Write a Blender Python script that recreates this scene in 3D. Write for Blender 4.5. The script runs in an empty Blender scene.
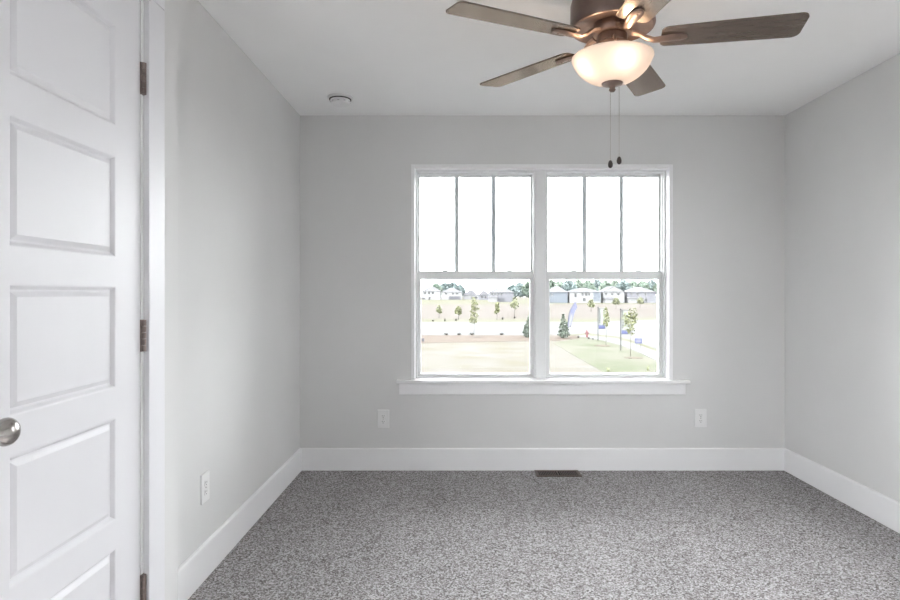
import bpy, bmesh, math, random
from math import sin, cos, pi, radians
from mathutils import Vector, Matrix

# ------------------------------------------------------------------ camera, sky, sun, exposure
C = bpy.context.scene.collection
sc = bpy.context.scene
EYE = 1.218                      # eye height above the carpet
FPX = 600.0                      # focal length in pixels of the 900 px wide frame (24 mm)
VX, VY = 458.0, 293.0            # where the room's depth lines meet
cam_d = bpy.data.cameras.new('camera')
cam_d.sensor_width = 36.0
cam_d.lens = 24.0
cam_d.shift_x = (450 - VX) / 900
cam_d.shift_y = (VY - 300) / 900
cam_d.clip_start = 0.05
cam_d.clip_end = 3000
cam = bpy.data.objects.new('camera', cam_d)
C.objects.link(cam)
cam.location = (0, 0, EYE)
cam.rotation_euler = (radians(90), 0, 0)
sc.camera = cam

SKY = 9.0
world = bpy.data.worlds.new('sky')
sc.world = world
world.use_nodes = True
bg = world.node_tree.nodes['Background']
bg.inputs[0].default_value = (0.97, 0.985, 1.0, 1)
bg.inputs[1].default_value = SKY
sun_d = bpy.data.lights.new('sun', 'SUN')
sun_d.energy = 4.0
sun_d.angle = radians(6)
sun_d.color = (1, 0.97, 0.92)
sun = bpy.data.objects.new('sun', sun_d)
C.objects.link(sun)
sun.rotation_euler = Vector((0.62, 0.30, -0.85)).to_track_quat('-Z', 'Y').to_euler()
sun.location = (-30, -10, 40)

sc.view_settings.view_transform = 'Standard'
sc.view_settings.look = 'None'
sc.view_settings.gamma = 1.0
sc.view_settings.use_curve_mapping = False
sc.view_settings.exposure = 0.97
sc.cycles.max_bounces = 16
sc.cycles.diffuse_bounces = 8
sc.cycles.transparent_max_bounces = 16
sc.cycles.use_denoising = True

# ------------------------------------------------------------------ materials
def principled(name, col, rough=0.6, metal=0.0, spec=0.5):
    m = bpy.data.materials.new(name)
    m.use_nodes = True
    b = m.node_tree.nodes['Principled BSDF']
    b.inputs['Base Color'].default_value = (*col, 1)
    b.inputs['Roughness'].default_value = rough
    b.inputs['Metallic'].default_value = metal
    b.inputs['Specular IOR Level'].default_value = spec
    return m

def noisy(name, c1, c2, scale, rough=0.8, detail=4, lo=0.35, hi=0.65, bump=0.0, bscale=None, spec=0.3, metal=0.0, stretch=(1, 1, 1)):
    m = principled(name, c1, rough, metal, spec)
    nt = m.node_tree
    b = nt.nodes['Principled BSDF']
    tc = nt.nodes.new('ShaderNodeTexCoord')
    mp = nt.nodes.new('ShaderNodeMapping')
    mp.inputs['Scale'].default_value = stretch
    n = nt.nodes.new('ShaderNodeTexNoise')
    n.inputs['Scale'].default_value = scale
    n.inputs['Detail'].default_value = detail
    r = nt.nodes.new('ShaderNodeValToRGB')
    r.color_ramp.elements[0].position = lo
    r.color_ramp.elements[1].position = hi
    r.color_ramp.elements[0].color = (*c1, 1)
    r.color_ramp.elements[1].color = (*c2, 1)
    L = nt.links.new
    L(tc.outputs['Object'], mp.inputs['Vector'])
    L(mp.outputs['Vector'], n.inputs['Vector'])
    L(n.outputs['Fac'], r.inputs['Fac'])
    L(r.outputs['Color'], b.inputs['Base Color'])
    if bump:
        n2 = nt.nodes.new('ShaderNodeTexNoise')
        n2.inputs['Scale'].default_value = bscale or scale
        n2.inputs['Detail'].default_value = 3
        bp = nt.nodes.new('ShaderNodeBump')
        bp.inputs['Strength'].default_value = bump
        bp.inputs['Distance'].default_value = 0.01
        L(mp.outputs['Vector'], n2.inputs['Vector'])
        L(n2.outputs['Fac'], bp.inputs['Height'])
        L(bp.outputs['Normal'], b.inputs['Normal'])
    return m

M = {}
M['wall'] = noisy('wall_paint', (0.67, 0.67, 0.668), (0.69, 0.69, 0.688), 2.0, 0.75, bump=0.03, bscale=220)
M['ceiling'] = noisy('ceiling_paint', (0.87, 0.87, 0.868), (0.89, 0.89, 0.888), 2.0, 0.85, bump=0.03, bscale=180)
M['trim'] = noisy('white_trim_paint', (0.83, 0.83, 0.84), (0.85, 0.85, 0.86), 3.0, 0.4)
M['door'] = noisy('white_door_paint', (0.73, 0.73, 0.755), (0.75, 0.75, 0.775), 3.0, 0.42)
M['vinyl'] = noisy('white_vinyl', (0.78, 0.79, 0.79), (0.80, 0.81, 0.81), 3.0, 0.35)
M['muntin'] = principled('grille_bar', (0.62, 0.65, 0.67), 0.5)
M['plastic'] = principled('white_plastic', (0.78, 0.78, 0.78), 0.35)
M['slot'] = principled('dark_slot', (0.05, 0.05, 0.05), 0.6)
M['hinge'] = noisy('bronze_hinge', (0.20, 0.165, 0.15), (0.30, 0.25, 0.23), 60, 0.32, metal=0.9)
M['nickel'] = noisy('brushed_nickel', (0.36, 0.34, 0.325), (0.44, 0.42, 0.40), 40, 0.24, metal=1.0)
M['bronze'] = noisy('bronze_metal', (0.125, 0.082, 0.068), (0.17, 0.115, 0.095), 20, 0.36, metal=0.4, spec=0.6)
M['iron'] = noisy('bronze_arm', (0.17, 0.12, 0.10), (0.24, 0.17, 0.14), 20, 0.36, metal=0.7, spec=0.6)
M['chain'] = principled('pull_chain_metal', (0.45, 0.42, 0.38), 0.3, 0.8)
M['knobwood'] = principled('dark_pull_knob', (0.03, 0.02, 0.018), 0.35)
M['register'] = principled('brown_register', (0.10, 0.068, 0.056), 0.45, 0.3)
M['regdark'] = principled('register_shadow', (0.008, 0.007, 0.006), 0.9)

def blade_mat():
    # dark stained wood under a warm satin lacquer
    m = bpy.data.materials.new('blade_wood')
    m.use_nodes = True
    nt = m.node_tree
    nt.nodes.clear()
    N = nt.nodes.new
    L = nt.links.new
    out = N('ShaderNodeOutputMaterial')
    tc = N('ShaderNodeTexCoord')
    mp = N('ShaderNodeMapping')
    mp.inputs['Scale'].default_value = (3, 60, 60)
    n = N('ShaderNodeTexNoise')
    n.inputs['Scale'].default_value = 2.0
    n.inputs['Detail'].default_value = 6
    r = N('ShaderNodeValToRGB')
    r.color_ramp.elements[0].color = (0.066, 0.048, 0.039, 1)
    r.color_ramp.elements[1].color = (0.082, 0.061, 0.049, 1)
    r.color_ramp.elements[0].position = 0.3
    r.color_ramp.elements[1].position = 0.7
    df = N('ShaderNodeBsdfDiffuse')
    gl = N('ShaderNodeBsdfGlossy')
    gl.inputs['Color'].default_value = (1.0, 0.88, 0.79, 1)
    gl.inputs['Roughness'].default_value = 0.24
    fr = N('ShaderNodeFresnel')
    fr.inputs['IOR'].default_value = 2.0
    mx = N('ShaderNodeMixShader')
    L(tc.outputs['Object'], mp.inputs['Vector'])
    L(mp.outputs['Vector'], n.inputs['Vector'])
    L(n.outputs['Fac'], r.inputs['Fac'])
    L(r.outputs['Color'], df.inputs['Color'])
    L(fr.outputs[0], mx.inputs[0])
    L(df.outputs[0], mx.inputs[1])
    L(gl.outputs[0], mx.inputs[2])
    L(mx.outputs[0], out.inputs[0])
    return m
M['blade'] = blade_mat()

def carpet_mat():
    m = principled('speckled_carpet', (0.3, 0.29, 0.28), 0.95, 0, 0.1)
    nt = m.node_tree
    b = nt.nodes['Principled BSDF']
    L = nt.links.new
    tc = nt.nodes.new('ShaderNodeTexCoord')
    n1 = nt.nodes.new('ShaderNodeTexVoronoi')
    n1.inputs['Scale'].default_value = 170
    n1.inputs['Randomness'].default_value = 1.0
    sp = nt.nodes.new('ShaderNodeSeparateColor')
    L(n1.outputs['Color'], sp.inputs['Color'])
    r1 = nt.nodes.new('ShaderNodeValToRGB')
    e = r1.color_ramp.elements
    e[0].position = 0.0; e[0].color = (0.105, 0.092, 0.09, 1)
    e[1].position = 1.0; e[1].color = (0.56, 0.55, 0.575, 1)
    k = e.new(0.35); k.color = (0.24, 0.225, 0.222, 1)
    k = e.new(0.65); k.color = (0.37, 0.357, 0.362, 1)
    # nap: brushed lanes a little lighter or darker
    mp = nt.nodes.new('ShaderNodeMapping')
    mp.inputs['Rotation'].default_value = (0, 0, radians(28))
    mp.inputs['Scale'].default_value = (3.2, 0.6, 1)
    n2 = nt.nodes.new('ShaderNodeTexNoise')
    n2.inputs['Scale'].default_value = 1.3
    n2.inputs['Detail'].default_value = 3
    r2 = nt.nodes.new('ShaderNodeValToRGB')
    r2.color_ramp.elements[0].position = 0.35
    r2.color_ramp.elements[0].color = (0.95, 0.95, 0.95, 1)
    r2.color_ramp.elements[1].position = 0.65
    r2.color_ramp.elements[1].color = (1.04, 1.04, 1.04, 1)
    mx = nt.nodes.new('ShaderNodeMix')
    mx.data_type = 'RGBA'
    mx.blend_type = 'MULTIPLY'
    mx.inputs['Factor'].default_value = 1.0
    L(tc.outputs['Object'], n1.inputs['Vector'])
    L(sp.outputs[0], r1.inputs['Fac'])
    L(tc.outputs['Object'], mp.inputs['Vector'])
    L(mp.outputs['Vector'], n2.inputs['Vector'])
    L(n2.outputs['Fac'], r2.inputs['Fac'])
    L(r1.outputs['Color'], mx.inputs['A'])
    L(r2.outputs['Color'], mx.inputs['B'])
    L(mx.outputs['Result'], b.inputs['Base Color'])
    bp = nt.nodes.new('ShaderNodeBump')
    bp.inputs['Strength'].default_value = 0.35
    bp.inputs['Distance'].default_value = 0.004
    L(n1.outputs['Distance'], bp.inputs['Height'])
    L(bp.outputs['Normal'], b.inputs['Normal'])
    return m
M['carpet'] = carpet_mat()

def glass_mat():
    m = bpy.data.materials.new('window_glass')
    m.use_nodes = True
    nt = m.node_tree
    nt.nodes.clear()
    out = nt.nodes.new('ShaderNodeOutputMaterial')
    tr = nt.nodes.new('ShaderNodeBsdfTransparent')
    tr.inputs[0].default_value = (0.97, 0.98, 0.975, 1)
    gl = nt.nodes.new('ShaderNodeBsdfGlossy')
    gl.inputs['Roughness'].default_value = 0.02
    fr = nt.nodes.new('ShaderNodeFresnel')
    fr.inputs['IOR'].default_value = 1.4
    mx = nt.nodes.new('ShaderNodeMixShader')
    nt.links.new(fr.outputs[0], mx.inputs[0])
    nt.links.new(tr.outputs[0], mx.inputs[1])
    nt.links.new(gl.outputs[0], mx.inputs[2])
    nt.links.new(mx.outputs[0], out.inputs[0])
    return m
M['glass'] = glass_mat()

def emit_mat(name, col, s):
    m = bpy.data.materials.new(name)
    m.use_nodes = True
    b = m.node_tree.nodes['Principled BSDF']
    b.inputs['Base Color'].default_value = (0.8, 0.8, 0.8, 1)
    b.inputs['Emission Color'].default_value = (*col, 1)
    b.inputs['Emission Strength'].default_value = s
    return m
M['bulb'] = emit_mat('lit_bulb', (1, 0.74, 0.50), 52)

def bowl_mat():
    m = bpy.data.materials.new('lit_frosted_glass')
    m.use_nodes = True
    nt = m.node_tree
    nt.nodes.clear()
    out = nt.nodes.new('ShaderNodeOutputMaterial')
    df = nt.nodes.new('ShaderNodeBsdfDiffuse')
    df.inputs[0].default_value = (0.50, 0.47, 0.45, 1)
    tl = nt.nodes.new('ShaderNodeBsdfTranslucent')
    tl.inputs[0].default_value = (0.50, 0.48, 0.48, 1)
    gl = nt.nodes.new('ShaderNodeBsdfGlossy')
    gl.inputs['Roughness'].default_value = 0.25
    em = nt.nodes.new('ShaderNodeEmission')
    em.inputs[0].default_value = (1, 0.84, 0.70, 1)
    em.inputs[1].default_value = 0.10
    m1 = nt.nodes.new('ShaderNodeMixShader'); m1.inputs[0].default_value = 0.6
    m2 = nt.nodes.new('ShaderNodeMixShader'); m2.inputs[0].default_value = 0.05
    ad = nt.nodes.new('ShaderNodeAddShader')
    L = nt.links.new
    L(df.outputs[0], m1.inputs[1]); L(tl.outputs[0], m1.inputs[2])
    L(m1.outputs[0], m2.inputs[1]); L(gl.outputs[0], m2.inputs[2])
    L(m2.outputs[0], ad.inputs[0]); L(em.outputs[0], ad.inputs[1])
    L(ad.outputs[0], out.inputs[0])
    return m
M['bowl'] = bowl_mat()

# outdoors
M['ground'] = noisy('dry_ground', (0.0418, 0.0385, 0.0292), (0.0523, 0.0496, 0.0473), 0.55, 0.95, detail=7, lo=0.32, hi=0.66, stretch=(0.8, 1.0, 1))
M['dirt'] = noisy('bare_dirt', (0.0372, 0.0321, 0.0287), (0.0446, 0.0403, 0.0372), 0.12, 0.95, detail=7)
M['verge'] = noisy('dry_grass', (0.0375, 0.0375, 0.0250), (0.0430, 0.0415, 0.0309), 0.1, 0.95)
M['lawn'] = noisy('green_lawn', (0.0335, 0.0370, 0.0245), (0.0484, 0.0473, 0.0387), 0.40, 0.95, detail=6, lo=0.40, hi=0.62)
M['street'] = noisy('pale_street', (0.0480, 0.0480, 0.0499), (0.0526, 0.0526, 0.0537), 0.2, 0.9)
M['walk'] = noisy('pale_sidewalk', (0.0546, 0.0546, 0.0537), (0.0589, 0.0589, 0.0579), 0.3, 0.9)
M['mulch'] = noisy('reddish_mulch', (0.0328, 0.0253, 0.0208), (0.0473, 0.0392, 0.0335), 1.6, 0.95, detail=6)
M['leaf_dark'] = noisy('evergreen_leaf', (0.0510, 0.0609, 0.0510), (0.0740, 0.0855, 0.0691), 1.5, 0.8)
M['leaf_mid'] = noisy('green_leaf', (0.0704, 0.0747, 0.0409), (0.1000, 0.1056, 0.0592), 1.5, 0.8)
M['leaf_pale'] = noisy('pale_green_leaf', (0.0826, 0.0889, 0.0526), (0.1076, 0.1114, 0.0726), 1.2, 0.8)
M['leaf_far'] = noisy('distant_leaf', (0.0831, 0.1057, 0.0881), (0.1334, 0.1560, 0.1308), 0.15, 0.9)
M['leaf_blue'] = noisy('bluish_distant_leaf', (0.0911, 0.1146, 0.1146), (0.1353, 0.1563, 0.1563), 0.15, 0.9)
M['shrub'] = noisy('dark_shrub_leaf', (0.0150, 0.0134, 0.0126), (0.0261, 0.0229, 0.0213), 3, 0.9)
M['bark'] = noisy('bark', (0.0277, 0.0229, 0.0190), (0.0410, 0.0348, 0.0292), 6, 0.9)
M['h_white'] = noisy('white_siding', (0.1213, 0.1213, 0.1250), (0.1350, 0.1350, 0.1375), 0.3, 0.8)
M['h_blue'] = noisy('bluegrey_siding', (0.0691, 0.0760, 0.0886), (0.0803, 0.0886, 0.1009), 0.3, 0.8)
M['h_lav'] = noisy('lavender_grey_siding', (0.0820, 0.0820, 0.0916), (0.0916, 0.0916, 0.1012), 0.3, 0.8)
M['h_roof'] = noisy('grey_shingles', (0.0514, 0.0514, 0.0551), (0.0648, 0.0648, 0.0683), 0.4, 0.9)
M['h_roofd'] = noisy('dark_shingles', (0.0387, 0.0387, 0.0415), (0.0488, 0.0488, 0.0534), 0.4, 0.9)
M['h_win'] = principled('house_glass', (0.0088, 0.0099, 0.0114), 0.25)
M['h_door'] = noisy('garage_door', (0.0488, 0.0488, 0.0552), (0.0571, 0.0571, 0.0635), 0.4, 0.6)
M['flag'] = noisy('lavender_flag_cloth', (0.0651, 0.0687, 0.1017), (0.0757, 0.0781, 0.1124), 2, 0.7)
M['flagwhite'] = principled('white_flag_print', (0.1094, 0.1094, 0.1137), 0.7)
M['pole'] = principled('dark_post', (0.0158, 0.0158, 0.0190), 0.5, 0.2)
M['banner'] = noisy('pale_banner_cloth', (0.1185, 0.1249, 0.1185), (0.1359, 0.1438, 0.1359), 2, 0.7)
M['bannerblue'] = principled('blue_banner_band', (0.0424, 0.0474, 0.0910), 0.7)
M['signblue'] = principled('blue_sign_face', (0.0504, 0.0539, 0.1028), 0.6)
M['hydrant'] = principled('red_hydrant_paint', (0.0634, 0.0140, 0.0162), 0.5)

for _k in ('ground', 'dirt', 'verge', 'lawn', 'street', 'walk', 'mulch', 'leaf_dark', 'leaf_mid', 'leaf_pale', 'leaf_far', 'leaf_blue', 'shrub', 'bark', 'h_white', 'h_blue', 'h_lav', 'h_roof', 'h_roofd', 'h_door', 'flag', 'flagwhite', 'banner', 'bannerblue', 'signblue', 'pole'):
    M[_k].node_tree.nodes['Principled BSDF'].inputs['Specular IOR Level'].default_value = 0.02

# ------------------------------------------------------------------ helpers
def bm_new(): return bmesh.new()

def add_box(bm, lo, hi):
    (x0, y0, z0), (x1, y1, z1) = lo, hi
    v = [bm.verts.new(p) for p in ((x0,y0,z0),(x1,y0,z0),(x1,y1,z0),(x0,y1,z0),(x0,y0,z1),(x1,y0,z1),(x1,y1,z1),(x0,y1,z1))]
    for f in ((0,3,2,1),(4,5,6,7),(0,1,5,4),(1,2,6,5),(2,3,7,6),(3,0,4,7)):
        bm.faces.new([v[i] for i in f])

def add_prism(bm, pts, vec):
    """closed polygon (list of 3D points) extruded along vec"""
    vec = Vector(vec)
    a = [bm.verts.new(p) for p in pts]
    b = [bm.verts.new(Vector(p) + vec) for p in pts]
    n = len(pts)
    bm.faces.new(a)
    bm.faces.new(list(reversed(b)))
    for i in range(n):
        j = (i + 1) % n
        bm.faces.new((a[j], a[i], b[i], b[j]))

def add_lathe(bm, prof, c=(0, 0, 0), seg=48, axis='Z'):
    """prof: (r, h) pairs"""
    rings = []
    for r, h in prof:
        if r < 1e-6:
            p = (0, 0, h)
            rings.append([bm.verts.new(p)])
        else:
            rings.append([bm.verts.new((r*cos(2*pi*i/seg), r*sin(2*pi*i/seg), h)) for i in range(seg)])
    allv = [v for R in rings for v in R]
    for A, B in zip(rings, rings[1:]):
        if len(A) == 1 and len(B) == 1: continue
        for i in range(seg):
            j = (i + 1) % seg
            if len(A) == 1: bm.faces.new((A[0], B[j], B[i]))
            elif len(B) == 1: bm.faces.new((A[i], A[j], B[0]))
            else: bm.faces.new((A[i], A[j], B[j], B[i]))
    if axis == 'X':
        for v in allv: v.co = Vector((v.co.z, v.co.x, v.co.y))
    elif axis == 'Y':
        for v in allv: v.co = Vector((v.co.x, v.co.z, v.co.y))
    c = Vector(c)
    for v in allv: v.co += c

def add_tube(bm, pts, r, seg=10, r2=None):
    pts = [Vector(p) for p in pts]
    rings = []
    n = len(pts)
    for k, p in enumerate(pts):
        d = (pts[min(k+1, n-1)] - pts[max(k-1, 0)]).normalized()
        up = Vector((0, 0, 1)) if abs(d.z) < 0.9 else Vector((1, 0, 0))
        a = d.cross(up).normalized(); b = d.cross(a)
        rr = r if r2 is None else r + (r2 - r) * k / (n - 1)
        rings.append([bm.verts.new(p + rr*(a*cos(2*pi*i/seg) + b*sin(2*pi*i/seg))) for i in range(seg)])
    for A, B in zip(rings, rings[1:]):
        for i in range(seg):
            j = (i+1) % seg
            bm.faces.new((A[i], A[j], B[j], B[i]))
    bm.faces.new(rings[0]); bm.faces.new(list(reversed(rings[-1])))

def ellipsoid(bm, c, r, sub=2, jit=0.0, rng=random):
    res = bmesh.ops.create_icosphere(bm, subdivisions=sub, radius=1.0)
    for v in res['verts']:
        k = 1 + rng.uniform(-jit, jit)
        v.co = Vector((v.co.x*r[0]*k + c[0], v.co.y*r[1]*k + c[1], v.co.z*r[2]*k + c[2]))

def obj(name, bm, mat, parent=None, smooth=False, bevel=0.0, fix=True, loc=None):
    if fix: bmesh.ops.recalc_face_normals(bm, faces=bm.faces)
    me = bpy.data.meshes.new(name)
    bm.to_mesh(me); bm.free()
    me.materials.append(mat if not isinstance(mat, str) else M[mat])
    o = bpy.data.objects.new(name, me)
    C.objects.link(o)
    if smooth:
        for p in me.polygons: p.use_smooth = True
        try: me.set_sharp_from_angle(angle=radians(40))
        except Exception: pass
    if bevel:
        b = o.modifiers.new('bevel', 'BEVEL'); b.width = bevel; b.segments = 3
        b.limit_method = 'ANGLE'; b.angle_limit = radians(40)
    if parent is not None: o.parent = parent
    if loc is not None: o.location = loc
    return o

def box(name, lo, hi, mat, parent=None, bevel=0.0, **k):
    bm = bm_new(); add_box(bm, lo, hi)
    return obj(name, bm, mat, parent, bevel=bevel, **k)

def tag(o, label, cat, group=None, kind=None):
    if label: o['label'] = label
    if cat: o['category'] = cat
    if group: o['group'] = group
    if kind: o['kind'] = kind
    return o

def thing(name, loc=(0, 0, 0), rz=0.0):
    o = bpy.data.objects.new(name, None)
    o.empty_display_size = 0.1
    C.objects.link(o)
    o.location = loc; o.rotation_euler = (0, 0, rz)
    return o

def struct(o, label, cat):
    return tag(o, label, cat, kind='structure')

# ------------------------------------------------------------------ room shell
XL, XR = -1.073, 2.236           # side walls
D = 4.115                        # face of the back baseboard
DW = D + 0.014                   # face of the back wall
HC = 2.44
Y0 = -1.3                        # front of the room, behind the camera
XD = -0.884                      # face of the closet wall with the door
YC = 1.894                       # outside corner of that wall
OUT = DW + 0.24                  # outer face of the back wall
WX0, WX1, WZ0, WZ1 = -0.3225, 1.478, 0.604, 2.102   # window opening

fl = box('floor', (XL - 0.15, Y0 - 0.15, -0.3), (XR + 0.15, OUT, 0.0), 'carpet')
struct(fl, 'grey beige speckled cut pile carpet covering the whole floor', 'floor')
ce = box('ceiling', (XL - 0.15, Y0 - 0.15, HC), (XR + 0.15, OUT, HC + 0.3), 'ceiling')
struct(ce, 'flat pale grey painted ceiling', 'ceiling')
wl = box('wall_left', (XL - 0.15, 0.95, 0), (XL - 0.014, OUT, HC), 'wall')
struct(wl, 'light grey left wall beyond the white door', 'wall')
bm = bm_new()
RY0, RY1, RZ0, RZ1 = 2.52, 2.95, 0.90, 2.096      # unseen opening added for daylight, outside the frame
add_box(bm, (XR + 0.014, Y0, 0), (XR + 0.15, RY0, HC))
add_box(bm, (XR + 0.014, RY1, 0), (XR + 0.15, OUT, HC))
add_box(bm, (XR + 0.014, RY0, 0), (XR + 0.15, RY1, RZ0))
add_box(bm, (XR + 0.014, RY0, RZ1), (XR + 0.15, RY1, HC))
wr = obj('wall_right', bm, 'wall')
struct(wr, 'light grey bare right wall', 'wall')
bm = bm_new()
add_box(bm, (XL - 0.014, DW, 0), (WX0, OUT, HC))
add_box(bm, (WX1, DW, 0), (XR + 0.014, OUT, HC))
add_box(bm, (WX0, DW, 0), (WX1, OUT, WZ0))
add_box(bm, (WX0, DW, WZ1), (WX1, OUT, HC))
wb = obj('wall_back', bm, 'wall')
struct(wb, 'light grey back wall around the double window', 'wall')
# closet wall with door opening
DY0, DY1, DZ = 1.063, 1.673, 2.040        # door slab
bm = bm_new()
add_box(bm, (XD - 0.125, DY1 + 0.022, 0), (XD, YC, HC))
add_box(bm, (XD - 0.125, 0.85, 0), (XD, DY0 - 0.022, HC))
LY0, LY1, LZ0, LZ1 = -0.35, 0.85, 0.30, 2.34      # second unseen opening, added to light the room
add_box(bm, (XD - 0.125, Y0, 0), (XD, LY0, HC))
add_box(bm, (XD - 0.125, LY0, 0), (XD, LY1, LZ0))
add_box(bm, (XD - 0.125, LY0, LZ1), (XD, LY1, HC))
add_box(bm, (XD - 0.125, DY0 - 0.022, DZ + 0.022), (XD, DY1 + 0.022, HC))
add_box(bm, (XL - 0.014, YC - 0.11, 0), (XD - 0.125, YC, HC))
wc = obj('wall_closet', bm, 'wall')
struct(wc, 'light grey wall strip holding the white panel door', 'wall')
# plain front wall behind the camera
wf = box('wall_front', (XL - 0.15, Y0 - 0.15, 0), (XR + 0.15, Y0, HC), 'wall')
struct(wf, 'light grey wall behind the camera', 'wall')
# plain white frames in two unglazed openings added out of view to daylight the room
for nm, xa, xb, (ya, yb, za, zb), lab in (('added_opening_right', XR + 0.05, XR + 0.12, (RY0, RY1, RZ0, RZ1), 'white framed opening added for daylight in the right wall, out of frame'),
                                          ('added_opening_left', XD - 0.10, XD - 0.03, (LY0, LY1, LZ0, LZ1), 'white framed opening added for daylight in the wall before the door, out of frame')):
    bm = bm_new(); t = 0.025
    add_box(bm, (xa, ya, za), (xb, ya + t, zb)); add_box(bm, (xa, yb - t, za), (xb, yb, zb))
    add_box(bm, (xa, ya + t, za), (xb, yb - t, za + t)); add_box(bm, (xa, ya + t, zb - t), (xb, yb - t, zb))
    struct(obj(nm, bm, 'vinyl'), lab, 'window')

def baseboard(name, pts, label):
    """pts: run of the room-side face (x, y) -> outward normal given by third value"""
    bm = bm_new()
    prof = [(0, 0), (0.014, 0), (0.014, 0.142), (0.011, 0.149), (0.004, 0.152), (0, 0.152)]
    (x0, y0), (x1, y1), (nx, ny) = pts
    a = [(x0 + nx*u, y0 + ny*u, z) for u, z in prof]
    add_prism(bm, a, (x1 - x0, y1 - y0, 0))
    o = obj(name, bm, 'trim')
    struct(o, label, 'baseboard')
baseboard('baseboard_back', ((XL - 0.014, DW), (XR + 0.014, DW), (0, -1)), 'tall white baseboard along the back wall below the window')
baseboard('baseboard_left', ((XL - 0.014, YC), (XL - 0.014, DW - 0.014), (1, 0)), 'tall white baseboard along the left wall')
baseboard('baseboard_right', ((XR + 0.014, Y0), (XR + 0.014, DW - 0.014), (-1, 0)), 'tall white baseboard along the right wall')
baseboard('baseboard_closet', ((XD, 1.778), (XD, YC), (1, 0)), 'short white baseboard beside the door casing')

# ------------------------------------------------------------------ window trim
def ring(bm, x0, x1, z0, z1, w, y0, y1, wt=None, wb=None):
    """rectangular frame in the XZ plane; w = side width"""
    wt = w if wt is None else wt; wb = w if wb is None else wb
    o = [(x0, z0), (x1, z0), (x1, z1), (x0, z1)]
    i = [(x0 + w, z0 + wb), (x1 - w, z0 + wb), (x1 - w, z1 - wt), (x0 + w, z1 - wt)]
    V = {}
    for y in (y0, y1):
        V[y] = ([bm.verts.new((x, y, z)) for x, z in o], [bm.verts.new((x, y, z)) for x, z in i])
    for k in range(4):
        j = (k + 1) % 4
        for y in (y0, y1): bm.faces.new((V[y][0][k], V[y][0][j], V[y][1][j], V[y][1][k]))
        for q in (0, 1): bm.faces.new((V[y0][q][k], V[y0][q][j], V[y1][q][j], V[y1][q][k]))

SILL = 0.622
bm = bm_new()
T = 0.025
add_box(bm, (WX0, DW - 0.004, SILL), (WX0 + T, OUT + 0.01, WZ1))
add_box(bm, (WX1 - T, DW - 0.004, SILL), (WX1, OUT + 0.01, WZ1))
add_box(bm, (WX0 + T, DW - 0.004, WZ1 - T), (WX1 - T, OUT + 0.01, WZ1))
o = obj('trim_1', bm, 'trim', bevel=0.002)
struct(o, 'thin white jamb lining the window opening', 'window trim')
o = box('trim_2', (0.5425, DW + 0.060, SILL), (0.612, OUT, WZ1 - T), 'vinyl', bevel=0.003)
struct(o, 'white post between the two windows', 'window trim')
bm = bm_new()
add_box(bm, (WX0, DW - 0.004, WZ0), (WX1, OUT + 0.03, SILL))
add_box(bm, (-0.422, DW - 0.047, 0.600), (1.582, DW, SILL))
o = obj('trim_3', bm, 'trim', bevel=0.004)
struct(o, 'white window stool ledge under the two windows', 'window sill')
o = box('trim_4', (-0.404, DW - 0.018, 0.522), (1.560, DW, 0.600), 'trim', bevel=0.002)
struct(o, 'white apron board below the window ledge', 'window trim')

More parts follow.
